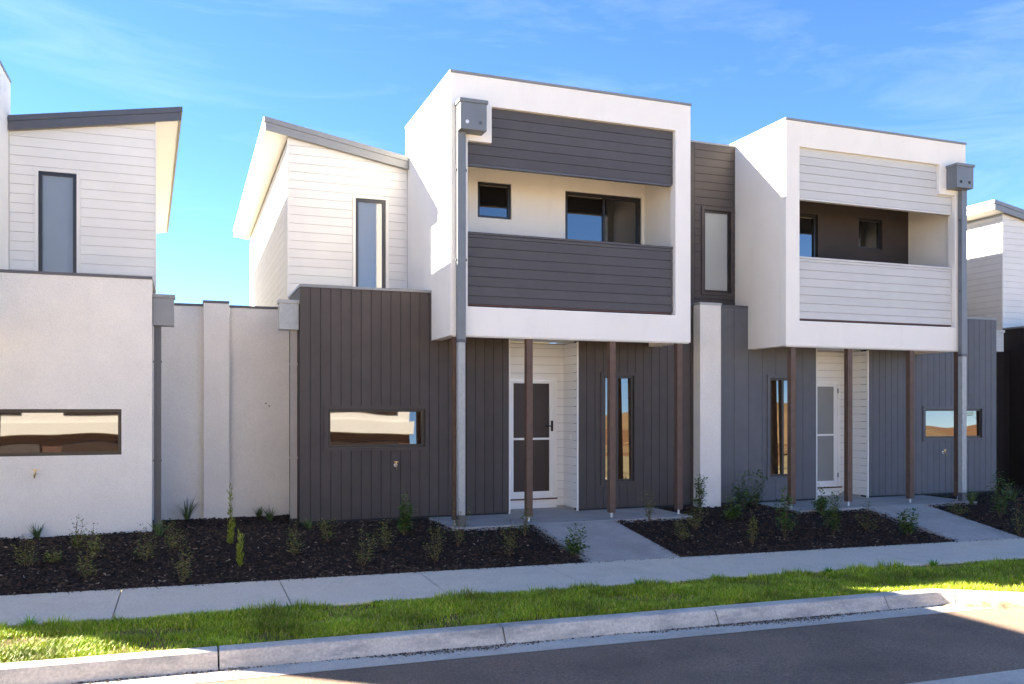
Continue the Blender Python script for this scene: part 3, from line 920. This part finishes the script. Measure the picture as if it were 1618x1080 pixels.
tag(o, 'short green lawn grass on the verge between footpath and kerb', 'grass')

# ------------------------------------------------------------------ planting (positions and sizes in metres)
def into_bed(x, y):
    """keep a plant's root in the mulch, clear of slabs, paths and walls"""
    for a, b in PATHS:
        if a-0.05 < x < b+0.05 and y < 11.95:
            x = a-0.07 if x < (a+b)/2 else b+0.07
    for a, b in SLABS:
        if a-0.06 < x < b+0.06 and y > 11.80:
            y = 11.79
    return x, y

def leaf(mb, c, d, L, W, r):
    d = d.normalized()
    s_ = d.cross(Vector((r.uniform(-.4, .4), r.uniform(-.4, .4), 1))).normalized()
    n = s_.cross(d)
    i = len(mb.v)
    mb.v += [tuple(c), tuple(c+d*L*0.5+s_*W-n*W*0.3), tuple(c+d*L), tuple(c+d*L*0.5-s_*W-n*W*0.3)]
    mb.f += [(i, i+1, i+2), (i, i+2, i+3)]

def shrub(x, y, h, w, label, kind='twig', seed=0, group=None):
    r = random.Random(seed*31+9)
    x, y = into_bed(x, y)
    z = bed_z(x, y)
    root = thing('shrub', label, 'shrub', (x, y, z), group)
    lm = {'twig': LEAF, 'dark': LEAF_D, 'lime': LEAF_Y}[kind]
    fol = MB()
    ns = {'twig': 6, 'dark': 6, 'lime': 6}[kind]
    for k in range(ns):
        a = r.uniform(0, 6.283)
        sp = (w*0.5)*r.uniform(0.25, 1.0) if kind != 'lime' else w*0.32*r.uniform(0, 1)
        hh = h*r.uniform(0.35, 1.0) if k else h*1.08
        if k == 0: sp *= 0.4
        pts = []
        m = 7
        bend = r.uniform(-0.3, 0.3)
        for j in range(m):
            t = j/(m-1)
            pts.append(Vector((x+math.cos(a+bend*t)*sp*t**0.8 + 0.012*r.uniform(-1, 1), y+math.sin(a+bend*t)*sp*t**0.8 + 0.012*r.uniform(-1, 1), z-0.02+(hh+0.02)*t)))
        MB().tube([tuple(p) for p in pts], 0.0045 if kind != 'lime' else 0.004, 5, 0.0016).build('stem', TWIG, root, None, house=False)
        per = {'twig': 32, 'dark': 66, 'lime': 70}[kind]
        for q in range(per):
            t = r.uniform(0.22 if kind != 'lime' else 0.1, 1.0)
            fi = t*(m-1); i0 = min(m-2, int(fi))
            c = pts[i0].lerp(pts[i0+1], fi-i0)
            an = r.uniform(0, 6.283)
            if kind == 'lime':
                d = Vector((math.cos(an)*0.5, math.sin(an)*0.5, 1.0)); L = r.uniform(0.03, 0.065); W = L*0.12
                c = c + Vector((math.cos(an), math.sin(an), 0))*r.uniform(0, 0.02)
            else:
                tw = r.uniform(0.0, 0.07)
                d = Vector((math.cos(an), math.sin(an), r.uniform(-0.1, 0.9)))
                c = c + d*tw
                L = r.uniform(0.022, 0.044) if kind == 'twig' else r.uniform(0.034, 0.062); W = L*(0.30 if kind == 'twig' else 0.34)
            leaf(fol, c, d, L, W, r)
    fol.build('foliage', lm, root, None, house=False)
    return root

def strap_plant(x, y, h, label, seed, n=46, group=None, zfun=None, name='strappy_plant', m=None, cat='plant', spread=1.0):
    r = random.Random(seed*17+3)
    if zfun is None:
        x, y = into_bed(x, y)
    z = (zfun or bed_z)(x, y)
    mb = MB()
    for k in range(n):
        a = r.uniform(0, 6.283)
        L = h*r.uniform(0.6, 1.15)
        out = r.uniform(0.15, 0.95)*spread
        w = r.uniform(0.005, 0.009)
        dx, dy = math.cos(a), math.sin(a)
        px_, py_ = -dy, dx
        i = len(mb.v)
        seg = 4
        for j in range(seg+1):
            t = j/seg
            rr = 0.02 + out*L*0.75*t**1.3
            zz = L*t*(1-0.35*out*t)
            ww = w*(1-t)**0.6 if j < seg else 0.0006
            cx, cy, cz = x+dx*rr, y+dy*rr, z-0.01+zz
            mb.v += [(cx-px_*ww, cy-py_*ww, cz), (cx+px_*ww, cy+py_*ww, cz)]
        for j in range(seg):
            q = i+2*j
            mb.f.append((q, q+1, q+3, q+2))
    o = mb.build(name, m or LEAF_S, None, None, house=False)
    return tag(o, label, cat, group)

STR = [(-1.84, 13.05, 0.252, 'spiky strap-leaved plant beside the pale stone by the white rendered wall'),
       (-0.32, 12.60, 0.289, 'spiky plant at the corner where white house meets its dark downpipe'),
       (0.03, 14.31, 0.429, 'largest spiky strap-leaved plant, against the tall white boundary wall left of its pier'),
       (1.10, 14.34, 0.207, 'low dark spiky plant against boundary wall right of its pier'),
       (1.22, 13.78, 0.252, 'spiky plant next to the beige downpipe foot at boundary wall end'),
       (1.64, 12.51, 0.223, 'small bright strappy tuft in front of the charcoal wall corner'),
       (2.83, 11.85, 0.211, 'strappy tuft below the tap on the charcoal wall'),
       (13.29, 11.87, 0.344, 'strappy tuft beside the end post of the slate house'),
       (14.43, 11.89, 0.354, 'spiky plant in mulch before the far end of the slate wall')]
for i, (x, y, h, lb) in enumerate(STR):
    strap_plant(x, y, h, lb, i)

SHR = [(-1.66, 11.11, 0.328, 0.330, 'twig', 'sparse twiggy shrub below the stone beside white rendered wall'),
       (-1.37, 11.23, 0.134, 0.306, 'twig', 'low creeping twiggy shrub in open mulch before the white house'),
       (-1.24, 11.86, 0.375, 0.277, 'twig', 'twiggy shrub standing against white rendered wall under its tap'),
       (-1.02, 10.52, 0.349, 0.246, 'twig', 'twiggy shrub near footpath before the white house, lower of a leaning pair'),
       (-0.98, 11.28, 0.376, 0.172, 'twig', 'thin twiggy shrub behind the one at footpath before white house'),
       (-0.45, 11.11, 0.377, 0.344, 'twig', 'wide twiggy shrub in front of the white house corner'),
       (-0.13, 11.55, 0.342, 0.296, 'twig', 'twiggy shrub in front of the dark downpipe of the white house'),
       (-0.01, 10.10, 0.506, 0.188, 'twig', 'tall thin shrub at footpath edge facing boundary wall'),
       (0.58, 14.60, 0.394, 0.191, 'dark', 'small grey-green upright shrub touching the boundary wall pier'),
       (0.54, 11.67, 0.706, 0.153, 'lime', 'tall narrow lime green shrub in front of the boundary wall pier'),
       (0.60, 10.64, 0.391, 0.155, 'lime', 'short lime green shrub in mulch nearer footpath'),
       (1.25, 10.98, 0.430, 0.311, 'twig', 'bushy twiggy shrub in front of charcoal wall left corner'),
       (1.76, 11.52, 0.286, 0.244, 'twig', 'small twiggy shrub below left end of the low wide window'),
       (1.98, 10.36, 0.417, 0.413, 'twig', 'spreading shrub below the low wide window near footpath'),
       (2.40, 11.01, 0.392, 0.204, 'twig', 'upright twiggy shrub below the tap of charcoal wall'),
       (2.81, 11.69, 0.519, 0.237, 'dark', 'tall shrub close to charcoal wall right of its tap'),
       (2.91, 10.40, 0.504, 0.329, 'twig', 'shrub in mulch left of the galvanised downpipe near footpath'),
       (3.38, 11.02, 0.596, 0.299, 'twig', 'shrub growing up in front of the galvanised downpipe'),
       (3.90, 10.45, 0.448, 0.289, 'twig', 'twiggy shrub in mulch corner left of the first front path'),
       (4.44, 11.32, 0.447, 0.279, 'twig', 'shrub at the foot of second post beside first front path'),
       (4.82, 10.33, 0.380, 0.347, 'dark', 'leafy shrub leaning over left edge of the first front path'),
       (6.68, 11.77, 0.492, 0.245, 'twig', 'thin shrub at porch slab edge under the tall window'),
       (6.64, 10.76, 0.374, 0.246, 'twig', 'twiggy shrub right of first front path in open mulch'),
       (7.15, 11.21, 0.479, 0.318, 'twig', 'twiggy shrub below white party pier'),
       (8.06, 12.52, 0.560, 0.356, 'dark', 'glossy dark shrub touching the white party pier'),
       (8.07, 11.55, 0.342, 0.417, 'dark', 'low leafy shrub before slate wall left of its tall window'),
       (9.16, 12.91, 0.538, 0.327, 'dark', 'dark shrub against slate wall beside the party pier'),
       (9.24, 12.57, 0.628, 0.367, 'dark', 'tall dark shrub against slate wall below its tall window'),
       (7.55, 10.36, 0.455, 0.226, 'twig', 'slender twiggy shrub near footpath between the two front paths'),
       (8.31, 10.64, 0.711, 0.413, 'dark', 'biggest leafy shrub, before the slate house first post'),
       (9.92, 12.01, 0.394, 0.495, 'dark', 'leafy shrub at slab edge before the slate house door'),
       (9.21, 10.64, 0.618, 0.262, 'dark', 'small tree-like shrub with bare stem left of second front path'),
       (9.92, 10.69, 0.429, 0.330, 'twig', 'twiggy shrub by left edge of second front path'),
       (10.40, 10.38, 0.403, 0.347, 'dark', 'small shrub leaning on the second front path near footpath'),
       (12.19, 11.25, 0.248, 0.453, 'twig', 'low twiggy shrub in mulch right of second front path'),
       (13.05, 10.99, 0.747, 0.477, 'dark', 'tall shrub in mulch before the end of the slate wall'),
       (12.33, 10.07, 0.575, 0.378, 'twig', 'twiggy shrub in far right mulch near footpath')]
for i, (x, y, h, w, kd, lb) in enumerate(SHR):
    shrub(x, y, h, w, lb, kd, i)

# weeds along the back edge of the verge
WD = [(-1.28, 0.144, 'tall bright grass tuft at footpath edge left of first joint'),
      (0.47, 0.084, 'broad-leaved weed at footpath edge beside second joint'),
      (0.93, 0.086, 'leafy weed overhanging footpath just past second joint'),
      (1.81, 0.070, 'flat weed at footpath edge opposite galvanised downpipe'),
      (2.91, 0.093, 'thick grass clump at footpath edge opposite second post'),
      (4.77, 0.114, 'leafy weed clump at footpath edge below first front path'),
      (5.77, 0.103, 'bright grass clump at footpath edge right of first front path'),
      (7.41, 0.109, 'pale grass tuft at footpath edge before second front path'),
      (9.09, 0.115, 'grass tuft at footpath edge below second front path')]
vz = lambda x, y: zs(x, -0.248)
for i, (x, h, lb) in enumerate(WD):
    strap_plant(x, FF-0.05, h, lb, 50+i, 60, None, vz, 'weed_tuft', WEED, 'weed', 1.3)

# pale stone by the wall
def blob(x, y, z, rx, ry, rz, seed, n=10):
    mb = MB()
    for j in range(n+1):
        th = math.pi*j/n
        for k in range(n*2):
            ph = math.pi*k/n
            d = Vector((math.sin(th)*math.cos(ph), math.sin(th)*math.sin(ph), math.cos(th)))
            f = 1+0.22*mnoise.noise(d*1.7+Vector((seed, 0, 0)))
            mb.v.append((x+d.x*rx*f, y+d.y*ry*f, z+d.z*rz*f))
    for j in range(n):
        for k in range(n*2):
            a, b = j*n*2+k, j*n*2+(k+1) % (n*2)
            mb.f.append((a, a+n*2, b+n*2, b))
    return mb
x, y = -1.95, 12.97
z = bed_z(x, y)
tag(blob(x, y, z+0.03, 0.075, 0.06, 0.055, 2.0).build('stone', STONE, None, None, house=False, smooth=True), 'pale rounded stone in mulch by the white rendered wall', 'stone')

# gutter debris: grit and dead leaves along the kerb foot
r = random.Random(21)
db = MB()
for k in range(9000):
    x = r.uniform(-2.0, 8.0)
    den = max(0.0, mnoise.noise(Vector((x*1.1, 0.3, 5.0)))*0.9 + 0.12*mnoise.noise(Vector((x*6, 2.3, 5.0)))) + 1.1*math.exp(-((x-2.2)/0.45)**2) + 0.9*math.exp(-((x-5.6)/0.7)**2)
    if r.random() > 0.05+den: continue
    y = KB-0.236-abs(r.gauss(0, 0.015+0.075*min(1, den)))
    z = zs(x, -0.362)+r.uniform(0, 0.008)
    L = r.uniform(0.004, 0.016); a = r.uniform(0, 6.28)
    u = Vector((math.cos(a), math.sin(a), r.uniform(-.3, .3)))*L; w = Vector((-math.sin(a), math.cos(a), r.uniform(-.3, .3)))*L*r.uniform(.4, .9)
    c = Vector((x, y, z)); i = len(db.v)
    db.v += [tuple(c-u), tuple(c-w), tuple(c+u), tuple(c+w), tuple(c+Vector((0, 0, L*0.8)))]
    db.f += [(i, i+1, i+4), (i+1, i+2, i+4), (i+2, i+3, i+4), (i+3, i, i+4)]
DEB = mat('debris', (0.2, 0.15, 0.1), 0.9, 0.2, 9, island=[(0.0, (0.03, 0.022, 0.016)), (0.5, (0.14, 0.10, 0.07)), (1.0, (0.36, 0.30, 0.24))])
tag(db.build('gutter_debris', DEB, None, 'stuff', house=False), 'grit and dead leaves lying along the kerb foot', 'debris')
# sandy heap with leaves in the bay corner
hp = MB()
n = 26
hx, hy = 8.15, 7.02
for j in range(n+1):
    for i in range(n+1):
        u, v = i/n*2-1, j/n*2-1
        e = max(0, 1-u*u-v*v)
        x, y = hx+u*0.55+v*0.12, hy+v*0.16-u*0.26
        hp.v.append((x, y, zs(x, -0.372)+0.07*e**1.2*(1+0.6*mnoise.noise(Vector((x*9, y*9, 0))))))
for j in range(n):
    for i in range(n):
        q = j*(n+1)+i
        hp.f.append((q, q+1, q+n+2, q+n+1))
tag(hp.build('sand_heap', SANDM, None, 'stuff', house=False, smooth=True), 'tan sandy heap collected in the parking bay corner', 'sand')

# ------------------------------------------------------------------ across the street (partly mirrored in windows; house row extended and drawn nearer for bounce)
def far_house(x0, x1, y, h, label, wall, roof_drop, seed):
    r = random.Random(seed)
    root = thing('opposite_house', label, 'house', ((x0+x1)/2, y, -0.1))
    d = 8.0
    w = x1-x0
    MB().box(x0, x1, y-d, y, -0.3, 2.7).build('ground_floor_wall', wall[0], root, None, house=False)
    MB().box(x0-0.1, x1+0.1, y-d, y+0.5, 2.701, 3.2).build('floor_band', wall[1], root, None, house=False)
    MB().box(x0+0.1, x1-0.1, y-d, y+0.3, 3.201, h).build('upper_wall', wall[1], root, None, house=False)
    MB().prism_xz([(x0-0.2, h+0.002), (x1+0.2, h+0.002+roof_drop), (x1+0.2, h+0.25+roof_drop), (x0-0.2, h+0.25)], y-d-0.3, y+0.8).build('roof', METAL, root, None, house=False)
    for k in range(2):
        xa = x0+w*(0.08+0.5*k)
        q = MB().box(xa, xa+w*0.34, y+0.301, y+0.34, 3.5, 4.7).build('window', ALU, root, None, house=False)
        for e in range(3):
            MB().box(xa+w*0.34*(e/3)+0.05, xa+w*0.34*((e+1)/3)-0.05, y+0.341, y+0.35, 3.56, 4.64).build('pane', SCREEN, q, None, house=False)
    MB().box(x0+0.3, x0+w*0.50, y+0.002, y+0.06, -0.2, 2.3).build('garage_door', DARK_BOARD, root, None, house=False)
    q = MB().box(x0+w*0.58, x0+w*0.92, y+0.002, y+0.05, 0.5, 2.3).build('window', ALU, root, None, house=False)
    MB().box(x0+w*0.58+0.06, x0+w*0.92-0.06, y+0.051, y+0.06, 0.56, 2.24).build('pane', SCREEN, q, None, house=False)
    return root
far_house(-38.0, -27.4, -9.0, 6.2, 'unseen pale two-storey house, added for bounce light at the far end of the row across the street', (WHITE, CREAM), 0.5, 3)  # this and the next two are unseen, added to bounce sunlight onto the fronts
far_house(-27.0, -17.4, -9.0, 6.0, 'unseen white two-storey house added for bounce light, second from the end of the row across the street', (CREAM, WHITE), -0.4, 4)
far_house(-17.0, -9.4, -9.0, 6.0, 'unseen cream two-storey house with white ground floor, added for bounce light in the middle of the row across the street', (WHITE, CREAM), 0.5, 5)
far_house(-9.0, -0.6, -9.0, 6.0, 'cream two-storey house across the street, mirrored in the white house window', (BROWN, CREAM), 0.5, 1)
far_house(0.0, 9.0, -9.5, 5.6, 'white two-storey house across the street, mirrored in the charcoal house window', (BROWN, WHITE), -0.7, 2)
mh = MB()
n = 24
for j in range(n+1):
    for i in range(n+1):
        u, v = i/n*2-1, j/n*2-1
        e = max(0.0, 1-u*u-v*v)
        mh.v.append((50+u*26, -46+v*22, -0.35+4.6*e**1.3*(1+0.25*mnoise.noise(Vector((u*3, v*3, 1.0))))))
for j in range(n):
    for i in range(n):
        q = j*(n+1)+i
        mh.f.append((q, q+1, q+n+2, q+n+1))
mh.build('hill', mat('hill_earth', (0.30, 0.19, 0.09), 0.95, 0.3, 0.4), None, 'structure', house=False, smooth=True)
fz = thing('timber_fence', 'brown timber rail fence across the street', 'fence', (0, -6.5, -0.2))
for x in [(-10 + 2.2*i) for i in range(24)]:
    MB().box(x-0.06, x+0.06, -6.56, -6.44, -0.3, 0.75).build('post', FENCEM, fz, None, house=False)
for z in (0.25, 0.62):
    MB().box(-10, 40.6, -6.43, -6.38, z, z+0.12).build('rail', FENCEM, fz, None, house=False)
pf = thing('paling_fence', 'brown paling fence at the back of the dry paddock across the street', 'fence', (40, -34, 0))
for i in range(10):
    MB().box(12+8*i, 19.95+8*i, -34.1, -34, -0.2, 1.6).build('panel', FENCEM, pf, None, house=False)

def far_tree(x, y, h, label, seed):
    r = random.Random(seed)
    root = thing('tree', label, 'tree', (x, y, -0.2))
    MB().tube([(x, y, -0.3), (x+0.1, y, h*0.35), (x+0.05, y+0.1, h*0.75)], 0.09, 7, 0.03).build('trunk', TWIG, root, None, house=False)
    mb = MB()
    for k in range(1500):
        d = Vector((r.gauss(0, 1), r.gauss(0, 1), r.gauss(0, 1))).normalized()*r.random()**0.4
        c = Vector((x+d.x*h*0.24, y+d.y*h*0.24, h*0.62+d.z*h*0.36))
        leaf(mb, c, Vector((r.uniform(-1, 1), r.uniform(-1, 1), r.uniform(-.6, .6))), r.uniform(0.1, 0.2), 0.04, r)
    mb.build('crown', LEAF_Y, root, None, house=False)
far_tree(3.2, -5.6, 3.2, 'young street tree across the road mirrored in the low charcoal-house window', 3)
far_tree(19.5, -6.0, 4.5, 'young tree across the road mirrored in the slate house tall window', 4)
far_tree(56.0, -24.0, 7.0, 'spreading tree on the far paddock mirrored in the slate house low window', 5)
